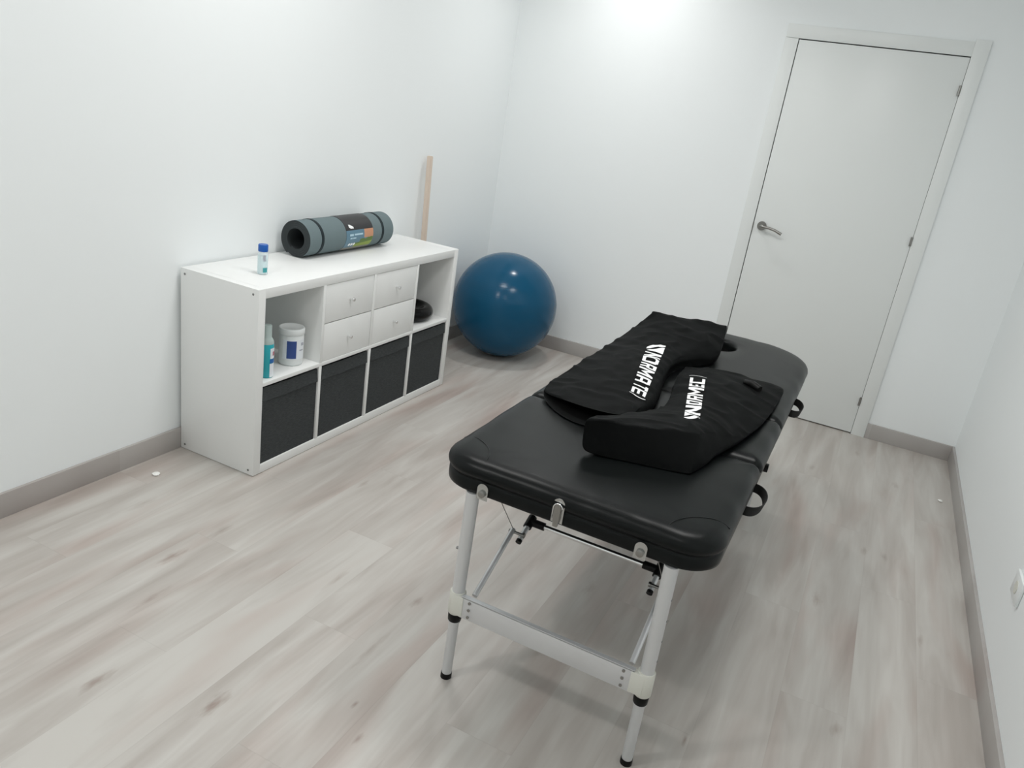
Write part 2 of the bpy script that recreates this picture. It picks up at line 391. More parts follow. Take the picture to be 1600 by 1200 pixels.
# white tub
c = Vector((.305, .290, zc))
o = empty('cream_tub', c, 'white screw-top plastic tub with a blue label beside the teal bottle', 'tub')
bm = bmesh.new(); lathe(bm, [(0, 0), (.044, 0), (.0485, .004), (.050, .01), (.050, .128), (.048, .131), (0, .131)], c, 64); fin('tub_body', bm, M['tub'], o, sharp=40)
bm = bmesh.new(); lathe(bm, [(0, .1313), (.0515, .1313), (.0525, .133), (.0525, .153), (.050, .1565), (.046, .157), (.044, .1555), (0, .1555)], c, 64); fin('lid', bm, M['tub'], o, sharp=40)
labobj('label', c, .0502, VA - .7, VA + 1.25, .030, .113, M['label_white'], o)
labobj('label_panel', c, .0508, VA - .35, VA + .42, .034, .109, M['label_blue'], o)
labobj('printed_mark', c, .0508, VA + .85, VA + 1.15, .088, .100, M['label_grey'], o)
labobj('printed_mark', c, .0508, VA + .7, VA + 1.1, .066, .071, M['label_grey'], o)
adopt(o)
# black balance disc
c = Vector((.215, 1.275, zc)); R_, hh = .152, .036
prof = [(0, .026), (.05, .024), (.085, .014), (.10, .006), (.115, .001), (.130, .004), (.146, .018), (.152, .038), (.146, .058), (.130, .071), (.112, .073), (.097, .066), (.085, .055), (.06, .048), (0, .046)]
bm = bmesh.new(); lathe(bm, prof, c, 72)
o = fin('balance_disc', bm, M['rubber_black'], smooth=True)
md = o.modifiers.new('s', 'SUBSURF'); md.levels = md.render_levels = 1
tag(o, 'glossy black inflated rubber disc lying in the upper right compartment', 'balance disc')

# rolled mat
mx, my0, my1, rz = .101, .530, 1.155, .083
o = empty('rolled_mat', (mx, (my0 + my1) / 2, H), 'grey rolled exercise mat with two black bands lying on the white shelf', 'exercise mat')
def spiral(bm, r0, r1, turns, th, y0, y1, n=220, a_end=-2.2):
    V = []
    for i in range(n + 1):
        f = i / n; a = a_end - (1 - f) * turns * 2 * PI; r = r0 + (r1 - r0) * f
        d = Vector((math.cos(a), 0, math.sin(a))); cc = Vector((mx, 0, H + .0788))
        V.append([bm.verts.new(cc + d * q + Vector((0, y, 0))) for q, y in ((r - th, y0), (r, y0), (r, y1), (r - th, y1))])
    for A, B in zip(V, V[1:]):
        for q in range(4):
            fc = bm.faces.new((A[q], B[q], B[(q + 1) % 4], A[(q + 1) % 4])); fc.material_index = 0 if q == 1 else 1
    bm.faces.new(V[0][::-1]); bm.faces.new(V[-1])
bm = bmesh.new(); spiral(bm, 0.050, .084, 4, .0083, my0, my1)
fin('mat_roll', bm, [M['mat_out'], M['mat_in']], o, sharp=40)
def roll_r(a): return .084 - .0085 * ((-2.2 - a) % (2 * PI)) / (2 * PI)
def ring_y(bm, y0, y1, n=96):
    V = []
    for i in range(n):
        a = 2 * PI * i / n; d = Vector((math.cos(a), 0, math.sin(a))); cc = Vector((mx, 0, H + .0788))
        V.append([bm.verts.new(cc + d * q + Vector((0, y, 0))) for q, y in ((roll_r(a) - .0005, y0), (roll_r(a) + .0016, y0), (roll_r(a) + .0016, y1), (roll_r(a) - .0005, y1))])
    for i in range(n):
        A, B = V[i], V[(i + 1) % n]
        for q in range(4): bm.faces.new((A[q], B[q], B[(q + 1) % 4], A[(q + 1) % 4]))
for y in (.615, 1.066):
    bm = bmesh.new(); ring_y(bm, y - .008, y + .008)
    fin('elastic_band', bm, M['elastic'], o, sharp=40)
# printed sleeve
YS0, YS1, AS0, AS1 = .780, .985, math.radians(-62), math.radians(105)
names = ['lab_black', 'lab_sky', 'lab_text', 'lab_orange', 'lab_green', 'lab_lime', 'lab_rock', 'print']
def sleeve_col(u, v):            # u along the roll 0..1, v 0 bottom .. 1 top
    wob = .02 * noise.noise(Vector((u * 9, v * 9, 1)))
    if v > .50:
        if .13 < u < .29 and .53 < v < .62 and (u - .13) / .16 + (v - .53) / .09 < 1.35 and (u - .13) / .16 + (v - .53) / .09 > .35: return 7
        return 0
    if v > .12:
        for k in range(3):
            if ((u - (.17 + .085 * k)) / .036) ** 2 + ((v - .200) / .034) ** 2 < 1: return 7
        if .12 < u < .26 and .385 < v < .43: return 2
        if .29 < u < .60 and .395 < v < .43: return 2
        if .14 < u < .22 and .325 < v < .355: return 2
        if .24 < u < .36 and .325 < v < .355: return 2
        if u > .66 and v > .33 + wob: return 3
        if v < .20 + .25 * (u - .3) + wob and u > .36: return 5 if v < .155 + .09 * u else 4
        if v < .31 + wob and u > .52: return 4
        return 1
    return 6
bm = bmesh.new(); nu, nv = 90, 150; cc = Vector((mx, 0, H + .0788)); grid = []
for i in range(nu + 1):
    row = []
    for j in range(nv + 1):
        a = AS0 + (AS1 - AS0) * j / nv; y = YS0 + (YS1 - YS0) * i / nu
        row.append(bm.verts.new(cc + Vector((math.cos(a), 0, math.sin(a))) * (roll_r(a) + .0012) + Vector((0, y, 0))))
    grid.append(row)
for i in range(nu):
    for j in range(nv):
        f = bm.faces.new((grid[i][j], grid[i + 1][j], grid[i + 1][j + 1], grid[i][j + 1])); f.material_index = sleeve_col((i + .5) / nu, (j + .5) / nv)
sl = fin('printed_sleeve', bm, [M[n] for n in names], o, smooth=True)
md = sl.modifiers.new('t', 'SOLIDIFY'); md.thickness = .0008; md.offset = -1
adopt(o)

# wooden pole behind the end of the shelf
bm = bmesh.new(); p0, p1 = Vector((.05, 1.70, 0.0)), Vector((.016, 1.698, 1.18))
w = .0125; r0 = [bm.verts.new(p0 + Vector((a * w, b * w, 0))) for a, b in ((-1, -1), (1, -1), (1, 1), (-1, 1))]
r1 = [bm.verts.new(p1 + Vector((a * w, b * w, 0))) for a, b in ((-1, -1), (1, -1), (1, 1), (-1, 1))]
bm.faces.new(r0[::-1]); bm.faces.new(r1)
for i in range(4): bm.faces.new((r0[i], r0[(i + 1) % 4], r1[(i + 1) % 4], r1[i]))
bmesh.ops.bevel(bm, geom=bm.edges[:], offset=.002, segments=2, affect='EDGES')
tag(fin('wooden_pole', bm, M['wood'], sharp=40), 'pale square wooden pole leaning on the left wall behind the shelf', 'pole')

# exercise ball
bc = Vector((.353, 2.218, .325))
bm = bmesh.new(); lathe(bm, [(max(.0, (.325 + (.0011 * math.sin(z_ * 150) if abs(z_) < 1.2 else 0)) * math.cos(z_)) if abs(z_) < 1.57 else 0, .325 * math.sin(z_)) for z_ in [(-PI / 2) + PI * i / 160 for i in range(161)]], (0, 0, 0), 96)
ball = fin('exercise_ball', bm, M['ball'], smooth=True); ball.location = bc
tag(ball, 'large shiny blue exercise ball on the floor in the far left corner', 'exercise ball')
bm = bmesh.new(); lathe(bm, [(0, 0), (.011, 0), (.011, .002), (.006, .004), (0, .004)], (0, 0, 0), 20)
v_ = fin('valve', bm, M['ball_seam'], ball, smooth=True); dv = Vector((-.1, .8, .3)).normalized()
v_.location = dv * .3245; v_.rotation_euler = dv.to_track_quat('Z', 'Y').to_euler()

# scraps on the floor
for nm, lab, (x, y), s in (('paper_scrap', 'tiny white scrap on the floor near the right baseboard', (2.955, 1.96), .011), ('plastic_scrap', 'small crumpled clear-white scrap on the floor left of the shelf', (.115, -.225), .013)):
    bm = bmesh.new(); bmesh.ops.create_icosphere(bm, subdivisions=2, radius=s)
    for v in bm.verts:
        v.co *= 1 + .45 * noise.noise(v.co * 90); v.co.z = v.co.z * .35 + s * .36
    o = fin(nm, bm, M['scrap'], smooth=False); o.location = (x, y, 0.0008); tag(o, lab, 'scrap')

# ------------------------------------------------------------------ massage table
CX = 1.865; HWD = .362; ZB, ZT = .612, .700
tb = empty('massage_table', (CX, .4, 0), 'folding massage table with black padded top and aluminium legs', 'massage table')
def rrect(x0, x1, y0, y1, radii, n=10):           # corners: (x0,y0) (x1,y0) (x1,y1) (x0,y1)
    P = []
    for (cx_, cy_, sx, sy, a0), r in zip(((x0, y0, 1, 1, PI), (x1, y0, -1, 1, 1.5 * PI), (x1, y1, -1, -1, 0), (x0, y1, 1, -1, .5 * PI)), radii):
        rx, ry = r if isinstance(r, tuple) else (r, r)
        for i in range(n + 1):
            a = a0 + (PI / 2) * i / n; P.append((cx_ + sx * rx + rx * math.cos(a), cy_ + sy * ry + ry * math.sin(a)))
    return P
def resample(P, n):
    L_ = [0]
    for i in range(len(P)): a, b = P[i], P[(i + 1) % len(P)]; L_.append(L_[-1] + math.dist(a, b))
    out = []; j = 0
    for k in range(n):
        s = L_[-1] * k / n
        while L_[j + 1] < s: j += 1
        f = (s - L_[j]) / max(1e-9, L_[j + 1] - L_[j]); a, b = P[j % len(P)], P[(j + 1) % len(P)]
        out.append((a[0] + (b[0] - a[0]) * f, a[1] + (b[1] - a[1]) * f))
    return out
def pad(name, y0, y1, radii, seed, hole=None):
    def ring(ins):
        rd = [((q[0] if isinstance(q, tuple) else q), (q[1] if isinstance(q, tuple) else q)) for q in radii]
        C_ = rrect(CX - HWD + ins, CX + HWD - ins, y0 + ins, y1 - ins, [(max(a_ - ins, .003 + a_ * .12), max(b_ - ins, .003 + b_ * .12)) for a_, b_ in rd], 12)
        out = []
        for q in range(4):
            out += C_[q * 13:(q + 1) * 13]; a_, b_ = C_[q * 13 + 12], C_[((q + 1) * 13) % 52]
            out += [(a_[0] + (b_[0] - a_[0]) * i / 48, a_[1] + (b_[1] - a_[1]) * i / 48) for i in range(1, 48)]
        return out
    N_ = 240
    prof = [(.030, ZB), (.006, ZB), (.001, ZB + .004), (0, ZB + .012), (0, ZB + .030), (.002, ZB + .036), (.0045, ZB + .0385), (.001, ZB + .042), (-.004, ZB + .049), (-.0055, ZB + .057),
            (-.003, ZB + .066), (.003, ZB + .075), (.012, ZB + .082), (.024, ZB + .0862), (.042, ZB + .0880), (.07, ZB + .0886)]
    cxm, cym = CX, (y0 + y1) / 2
    bm = bmesh.new(); rings = []
    for ins, z in prof:
        R = []
        P = ring(ins)
        for k_, (px, py) in enumerate(P):
            a_, b_ = P[k_ - 1], P[(k_ + 1) % N_]; l_ = math.hypot(b_[0] - a_[0], b_[1] - a_[1]) or 1; nx, ny = (b_[1] - a_[1]) / l_, -(b_[0] - a_[0]) / l_
            wv = noise.noise(Vector((px * 9 + seed, py * 9, z * 14))) * .0025 if z > ZB + .045 else 0
            if z > ZB + .06:
                crease = math.sin((px + py * .6) * 60 + 3 * noise.noise(Vector((px * 5, py * 5, seed)))) * .0006; wv += crease
            R.append(bm.verts.new((px + nx * wv, py + ny * wv, z + wv * .5)))
        rings.append(R)
    for A, B in zip(rings, rings[1:]):
        for k in range(N_): bm.faces.new((A[k], A[(k + 1) % N_], B[(k + 1) % N_], B[k]))
    last = rings[-1]; zt_ = ZB + .0892
    if hole:
        hx_, hy_, ha, hb = hole
        ang = [math.atan2((v.co.y - hy_) / hb, (v.co.x - hx_) / ha) for v in last]
        H_ = lambda k, g: (hx_ + (ha + g) * math.cos(ang[k]), hy_ + (hb + g) * math.sin(ang[k]))
        outer = [v.co.copy() for v in last]
        seq = []
        for f in (.2, .4, .6, .8):
            seq.append([(outer[k].x + (H_(k, .02)[0] - outer[k].x) * f, outer[k].y + (H_(k, .02)[1] - outer[k].y) * f, zt_) for k in range(N_)])
        for g, z in ((.020, zt_), (.010, zt_ - .002), (.003, zt_ - .008), (0, zt_ - .018), (0, ZB)): seq.append([(*H_(k, g), z) for k in range(N_)])
        for q in seq:
            R = [bm.verts.new(p) for p in q]
            for k in range(N_): bm.faces.new((last[k], last[(k + 1) % N_], R[(k + 1) % N_], R[k]))
            last = R
        for k in range(N_): bm.faces.new((last[k], last[(k + 1) % N_], rings[0][(k + 1) % N_], rings[0][k]))
    else:
        bm.faces.new(rings[0][::-1])
        outer = [v.co.copy() for v in last]
        for f in (.85, .7, .55, .4, .25, .1):
            R = []
            for k in range(N_):
                px, py = cxm + (outer[k].x - cxm) * f, cym + (outer[k].y - cym) * f
                R.append(bm.verts.new((px, py, zt_ + noise.noise(Vector((px * 5 + seed, py * 5, 0))) * .0016)))
            for k in range(N_): bm.faces.new((last[k], last[(k + 1) % N_], R[(k + 1) % N_], R[k]))
            last = R
        bm.faces.new(last)
    o = fin(name, bm, M['leather'], tb, smooth=True)
    return o
pad('padded_section', -.557, .000, [.095, .095, .025, .025], 1)
pad('padded_section', .006, .400, [.025] * 4, 5)
pad('padded_section', .406, 1.400, [.025, .025, (.21, .26), (.21, .26)], 9, hole=(CX, 1.150, .066, .090))
# corner seams and piping on the near section
for sx in (-1, 1):
    bm = bmesh.new(); pts = []
    x0, y0 = CX + sx * (HWD - .004), -.549
    for i in range(17):
        a = PI / 2 * i / 16; r = .125
        px = x0 - sx * r * math.sin(a) * .98; py = y0 + r * math.cos(a)
        dd = min(abs(px - (CX + sx * HWD)), py + .557)
        zz = ZB + (.0893 if dd > .055 else .060 + .0293 * math.sqrt(max(0, 1 - ((.055 - max(dd, 0)) / .060) ** 2)))
        pts.append((px, py, zz - .0016))
    tube(bm, pts, .0022, 8); fin('corner_seam', bm, M['leather'], tb, smooth=True)
# legs
def leg(xt, xf, yt, yf, near=True):
    top, foot = Vector((xt, yt, ZB)), Vector((xf, yf, 0)); d = foot - top
    P = lambda z: top + d * ((ZB - z) / ZB)
    bm = bmesh.new(); tube(bm, [P(ZB - .0005), P(.2)], .0175, 24)
    for z in (.36, .40, .44, .48):
        pass
    L_ = fin('leg', bm, M['alu'], tb, sharp=40)
    bm = bmesh.new(); tube(bm, [P(.232), P(.012)], .0142, 24); fin('extension_tube', bm, M['alu'], L_, sharp=40)
    bm = bmesh.new(); tube(bm, [P(.302), P(.299), P(.234), P(.232)], [.0205, .022, .022, .0205], 28); box(bm, (min(xf, xf + (.035 if xf < CX else -.035)), P(.265).y - .0235, .238), (max(xf, xf + (.035 if xf < CX else -.035)), P(.265).y - .004, .298), .002)
    fin('clamp_collar', bm, M['plastic_white'], L_, sharp=40)
    bm = bmesh.new(); tube(bm, [P(.233), P(.231), P(.206), P(.203)], [.0185, .0195, .0185, .017], 24); fin('black_sleeve', bm, M['plastic_black'], L_, sharp=40)
    bm = bmesh.new(); tube(bm, [P(.018), P(.014), P(.0)], [.0150, .0158, .0158], 24); fin('rubber_foot', bm, M['plastic_black'], L_, sharp=40)
    sx = -1 if xf < CX else 1
    for z in (.43,) if sx < 0 else (.34, .40, .46, .52):
        bm = bmesh.new(); q = P(z); tube(bm, [q + Vector((sx * .016, 0, 0)), q + Vector((sx * (.024 if sx < 0 else .0185), 0, 0))], .004 if sx < 0 else .003, 10)
        fin('locating_pin', bm, M['screw'], L_, sharp=40)
    return P
YN, YF = -.517, 1.164
PL = leg(1.610, 1.594, -.543, YN); PR = leg(2.132, 2.136, -.543, YN)
leg(1.610, 1.594, YF + .026, YF); leg(2.132, 2.140, YF + .026, YF)
# cross beams between each pair of legs
def beam(y, sgn):
    bm = bmesh.new(); x0, x1 = 1.622, 2.108; ya, yb = sorted((y - sgn * .024, y - sgn * .020))
    box(bm, (x0, ya, .236), (x1, yb, .300), .0006)
    box(bm, (x0, min(ya, yb - .0), .2975), (x1, yb + (.010 if sgn > 0 else 0), .3015), .0005)
    b = fin('cross_beam', bm, M['alu'], tb, sharp=30)
    for xs in ((1.612, 1.648), (2.116, 2.082)):
        for xx, zs in ((xs[0], (.290, .246)), (xs[1], (.290, .268, .246))):
            for z in zs:
                bm = bmesh.new(); tube(bm, [(xx, y - sgn * .0265, z), (xx, y - sgn * .020, z)], .0042, 12); fin('rivet', bm, M['steel'], b, sharp=40)
beam(YN - .008, 1); beam(YF + .008, -1)
# hinge plates of the legs and the catch on the near end
def plate(xc, zc_, w, h, name, bolt=True, y=-.559):
    P = [(xc + w / 2 * math.cos(a), zc_ + h / 2 - w / 2 + w / 2 * math.sin(a)) for a in [PI * i / 14 for i in range(15)]] + [(xc - w / 2, zc_ - h / 2), (xc + w / 2, zc_ - h / 2)]
    bm = bmesh.new(); flat(bm, [Vector((x, y, z)) for x, z in P], Vector((0, -.0022, 0)), 0)
    o = fin(name, bm, M['plate'], tb, sharp=40)
    if bolt:
        bm = bmesh.new(); tube(bm, [(xc, y - .002, zc_ - h * .12), (xc, y - .0075, zc_ - h * .12), (xc, y - .009, zc_ - h * .12)], [.0095, .0095, .007], 20)
        fin('bolt', bm, M['steel'], o, sharp=40)
    return o
plate(1.643, .628, .030, .044, 'leg_bracket'); plate(2.058, .628, .030, .044, 'leg_bracket')
cp = plate(1.846, .652, .030, .064, 'catch_plate', False)
bm = bmesh.new(); P = [(1.846 + .008 * math.cos(a), .664 + .008 * math.sin(a)) for a in [PI * i / 12 for i in range(13)]] + [(1.838, .630), (1.8405, .612), (1.8515, .612), (1.854, .630)]
flat(bm, [Vector((x, -.5615, z)) for x, z in P], Vector((0, -.007, 0)), 0); fin('catch_lever', bm, M['steel'], cp, sharp=40)
bm = bmesh.new(); tube(bm, [Vector((1.846 + .0115 * math.cos(a), -.566, .660 + .0125 * math.sin(a))) for a in [PI * i / 12 for i in range(13)]] + [Vector((1.8345, -.566, .632))], .0017, 8, True); fin('catch_loop', bm, M['alu_bright'], cp, smooth=True)
# folding brace frame
for sx, x in ((-1, 1.640), (1, 2.090)):
    xi = CX + sx * .214; xj = CX + sx * .196
    piv = Vector((xi, -.306, .392)); b0 = Vector((x, YN + .012, .285))
    bm = bmesh.new(); tube(bm, [b0, piv + Vector((sx * .012, .006, .004))], .0078, 16); fin('brace', bm, M['alu'], tb, sharp=40)
    bm = bmesh.new(); tube(bm, [piv + Vector((sx * .022, 0, 0)), piv + Vector((sx * -.026, 0, 0))], .0045, 12); tube(bm, [piv + Vector((-sx * .022, 0, 0)), piv + Vector((-sx * .028, 0, 0))], .0075, 12)
    fin('pivot_bolt', bm, M['steel'], tb, sharp=40)
    l0 = piv + Vector((-sx * .012, -.014, -.016)); tq = Vector((xj, -.252, .410)); l1 = Vector((xj, .07, ZB - .01))
    l0 = Vector((xj, l0.y, l0.z))
    bm = bmesh.new(); tube(bm, [l0, tq, l1], .0082, 16); fk = fin('folding_link', bm, M['alu'], tb, sharp=40)
    dd = (tq - l0).normalized()
    bm = bmesh.new(); tube(bm, [l0 - dd * .003, l0 + dd * .006], .0088, 16); fin('end_cap', bm, M['plastic_black'], fk, sharp=40)
    bm = bmesh.new(); tube(bm, [tq - dd * .022, tq + dd * .018], .0125, 18); tube(bm, [tq, tq + Vector((-sx * .046, 0, 0))], .0118, 18); fin('corner_joint', bm, M['plastic_black'], tb, sharp=40)
    bm = bmesh.new(); tube(bm, [piv + Vector((sx * .012, .004, .006)), Vector((xi, -.495, ZB - .004))], .0012, 6); fin('steel_cable', bm, M['steel'], tb, sharp=40)
bm = bmesh.new(); tube(bm, [(CX - .153, -.252, .410), (CX + .153, -.252, .410)], .0075, 16); fin('cross_bar', bm, M['alu_bright'], tb, sharp=40)
# webbing handles on the right side
def strap(y0, y1, out, sag):
    bm = bmesh.new(); xe = CX + HWD - .001; V = []; n = 28
    for i in range(n + 1):
        f = i / n; a = PI * f
        x = xe + out * (math.sin(a) ** .8); y = y0 + (y1 - y0) * (.5 - .5 * math.cos(a)); z = .640 - sag * math.sin(a)
        tilt = Vector((.25 * math.sin(a), 0, 1)).normalized() * .0135
        tx = Vector((math.cos(a) * out * 2, (y1 - y0), 0)).normalized(); nn = Vector((tx.y, -tx.x, 0)) * .0013
        c = Vector((x, y, z)); V.append([bm.verts.new(p) for p in (c - tilt - nn, c - tilt + nn, c + tilt + nn, c + tilt - nn)])
    for A, B in zip(V, V[1:]):
        for q in range(4): bm.faces.new((A[q], B[q], B[(q + 1) % 4], A[(q + 1) % 4]))
    bm.faces.new(V[0][::-1]); bm.faces.new(V[-1])
    fin('carry_handle', bm, M['webbing'], tb, sharp=50)
strap(-.205, -.045, .042, .002); strap(.69, .84, .036, .006)
boxo('edge_stop', (CX + HWD - .006, .168, .606), (CX + HWD + .010, .190, .628), M['plastic_black'], tb, .002)
adopt(tb)

# ------------------------------------------------------------------ compression boots
def surf(bm, rows, zb=.7035, front_open=False, crease_rows=()):
    """rows of points (near to far); closed with walls and a bottom on the table top."""
    R = [[bm.verts.new(p) for p in r] for r in rows]; n, m = len(R), len(R[0])
    top = []
    for i in range(n - 1):
        for j in range(m - 1): top.append(bm.faces.new((R[i][j], R[i][j + 1], R[i + 1][j + 1], R[i + 1][j])))
    B = [[None] * m for _ in range(n)]
    cx_ = sum(v.co.x for r in R for v in r) / (n * m); cy_ = sum(v.co.y for r in R for v in r) / (n * m)
    for i in range(n):
        for j in range(m):
            c = R[i][j].co; B[i][j] = bm.verts.new((c.x + (cx_ - c.x) * .004, c.y + (cy_ - c.y) * .004, zb))
    for i in range(n - 1):
        for j in range(m - 1): bm.faces.new((B[i][j], B[i + 1][j], B[i + 1][j + 1], B[i][j + 1]))
        bm.faces.new((R[i][0], R[i + 1][0], B[i + 1][0], B[i][0])); bm.faces.new((R[i][-1], B[i][-1], B[i + 1][-1], R[i + 1][-1]))
    for j in range(m - 1):
        bm.faces.new((R[-1][j], R[-1][j + 1], B[-1][j + 1], B[-1][j]))
        if not front_open: bm.faces.new((R[0][j], B[0][j], B[0][j + 1], R[0][j + 1]))
    if front_open:                                   # a mouth between the upper and the lower layer
        lo = [bm.verts.new(Vector((v.co.x, v.co.y, zb + .007)) + d) for v, d in zip(B[0], front_open)]
        lb = [bm.verts.new(Vector((v.co.x, v.co.y, zb)) + d) for v, d in zip(B[0], front_open)]
        inn = [bm.verts.new((v.co.x * .97 + cx_ * .03, v.co.y + .16, zb + .011)) for v in B[0]]
        ino = [bm.verts.new((v.co.x * .97 + cx_ * .03, v.co.y + .16, max(zb + .014, v.co.z - .012))) for v in R[0]]
        rim = [bm.verts.new((v.co.x, v.co.y + .003, v.co.z - .006)) for v in R[0]]
        seq = [[v for v in B[0]], lb, lo, inn, ino, rim, R[0]]
        for A, C in zip(seq, seq[1:]):
            for j in range(m - 1):
                f = bm.faces.new((A[j], A[j + 1], C[j + 1], C[j])); f.material_index = 1 if C in (inn, ino, rim) else 0
        for e in (0, -1):
            f = [R[0][e], rim[e], ino[e], inn[e], lo[e], lb[e], B[0][e]]
            bm.faces.new(f if e == 0 else f[::-1])
    return R, B
def cloth(name, bm, parent, seed, amp, levels=4):
    bmesh.ops.recalc_face_normals(bm, faces=bm.faces)
    o = fin(name, bm, [M['cloth'], M['cloth_in']], None, smooth=True)
    md = o.modifiers.new('s', 'SUBSURF'); md.levels = md.render_levels = levels
    bpy.context.view_layer.update()
    me = bpy.data.meshes.new_from_object(o.evaluated_get(bpy.context.evaluated_depsgraph_get())); o.modifiers.clear(); o.data = me; me.name = name
    co = [v.co.copy() for v in me.vertices]; no = [v.normal.copy() for v in me.vertices]
    tree_ = BVHTree.FromPolygons(co, [p.vertices for p in me.polygons]); edge = []
    for c, n in zip(co, no): edge.append(n.z < .8)
    for v, c, n in zip(me.vertices, co, no):
        if c.z < .7055: continue
        a = noise.noise(Vector((c.x * 5 + seed, c.y * 15 + c.x * 6, c.z * 6)))           # folds across the leg
        b = noise.noise(Vector((c.x * 22, c.y * 26 + seed, c.z * 22)))
        r_ = 1 - abs(noise.noise(Vector((c.x * 7 - c.y * 4 + seed * 2, c.y * 11 + c.x * 5, seed)))) * 4
        k = min(1, (c.z - .7055) / .01) * (.2 if edge[v.index] else 1)
        v.co = c + n * k * (a * amp + b * amp * .35 + max(0, r_) * amp * .8)
        if v.co.z < .7035: v.co.z = .7035
    for p in me.polygons: p.use_smooth = True
    o.parent = parent; return o
def crease(bm, chains, val):
    cl = bm.edges.layers.float.get('crease_edge') or bm.edges.layers.float.new('crease_edge')
    for ch in chains:
        for a, b in zip(ch, ch[1:]):
            e = bm.edges.get((a, b))
            if e: e[cl] = val
def rim_chains(R): return [list(R[0]), list(R[-1]), [r[0] for r in R], [r[-1] for r in R]]
bootA = empty('compression_boot', (1.75, .5, .70), 'black leg compression boot with its open end facing left, nearer the shelf', 'compression boot', 'black compression boots on the massage table')
rowsA = [
    [(842, 611, .716), (880, 624, .742), (925, 640, .752), (975, 650, .752), (992, 649, .744), (1012, 646, .720)],
    [(868, 590, .724), (905, 602, .748), (950, 614, .758), (990, 624, .758), (1015, 629, .753), (1029, 626, .728)],
    [(905, 566, .728), (940, 576, .752), (975, 585, .764), (1008, 594, .762), (1030, 600, .755), (1037, 597, .728)],
    [(938, 546, .732), (970, 553, .756), (1000, 560, .766), (1025, 566, .764), (1045, 570, .755), (1047, 569, .73)],
    [(972, 524, .738), (998, 531, .760), (1025, 539, .768), (1050, 547, .762), (1068, 554, .750), (1092, 563, .724)],
    [(1000, 504, .752), (1018, 511, .772), (1045, 523, .776), (1072, 536, .770), (1098, 550, .762), (1122, 562, .735)],
    [(1014, 492, .785), (1030, 497, .795), (1058, 506, .795), (1085, 516, .793), (1110, 526, .790), (1131, 535, .770)],
    [(1020, 487.5, .798), (1038, 490.5, .802), (1062, 494.5, .802), (1088, 499, .802), (1112, 503.5, .802), (1137, 508.5, .798)],
]
bm = bmesh.new()
fo = [Vector((.0, -.005, 0)), Vector((.01, -.055, 0)), Vector((.008, -.035, 0)), Vector((.0, -.008, 0)), Vector((.0, 0, 0)), Vector((0, 0, 0))]
R, B_ = surf(bm, [[at(*p) for p in r] for r in rowsA], front_open=fo)
crease(bm, rim_chains(R) + [[R[7][0], B_[7][0]], [R[7][-1], B_[7][-1]], [R[5][-1], R[6][-1], R[7][-1]]], .85)
bodyA = cloth('boot_body', bm, bootA, 2.3, .006)
bootB = empty('compression_boot', (2.0, .15, .70), 'black leg compression boot with its foot folded towards the bare near end of the table', 'compression boot', 'black compression boots on the massage table')
rowsB = [
    [(907, 706, .7045), (965, 718, .7045), (1025, 731, .7045), (1060, 738, .7045), (1078, 741, .7045), (1098, 730, .7045)],
    [(911, 680, .748), (968, 690, .752), (1028, 700, .754), (1066, 706, .753), (1086, 716, .742), (1108, 720, .716)],
    [(915, 655, .792), (972, 662, .798), (1032, 669, .800), (1078, 672, .800), (1094, 682, .780), (1120, 706, .722)],
    [(928, 651, .790), (985, 651, .792), (1034, 653, .790), (1082, 662, .790), (1102, 674, .778), (1140, 697, .724)],
    [(1041, 643, .735), (1057, 645, .756), (1078, 647, .764), (1100, 652, .764), (1128, 662, .754), (1172, 678, .722)],
    [(1047, 618, .730), (1062, 622, .754), (1086, 626, .762), (1112, 632, .762), (1146, 642, .750), (1198, 655, .722)],
    [(1054, 595, .730), (1070, 598, .750), (1095, 602, .758), (1122, 608, .758), (1158, 617, .748), (1214, 632, .722)],
    [(1064, 580, .728), (1080, 582, .744), (1103, 585, .750), (1130, 590, .750), (1168, 600, .742), (1226, 612, .720)],
    [(1071, 574, .714), (1089, 575, .720), (1108, 576, .726), (1136, 580, .730), (1172, 592, .726), (1224, 603, .714)],
]
bm = bmesh.new(); R, B_ = surf(bm, [[at(*p) for p in r] for r in rowsB])
crease(bm, rim_chains(R) + [R[2][:5], R[3][:5], [R[0][0], R[1][0], R[2][0]], [r[4] for r in R[:4]]], .8)
bodyB = cloth('boot_body', bm, bootB, 7.7, .006)
# hose connector on the second boot
hc = at(1176, 601, .748); bm = bmesh.new()
tube(bm, [hc + Vector((-.03, .02, -.004)), hc + Vector((0, .005, 0)), hc + Vector((.028, -.012, -.006))], [.009, .012, .012], 18); fin('hose_connector', bm, M['plastic_black'], bootB, sharp=40)

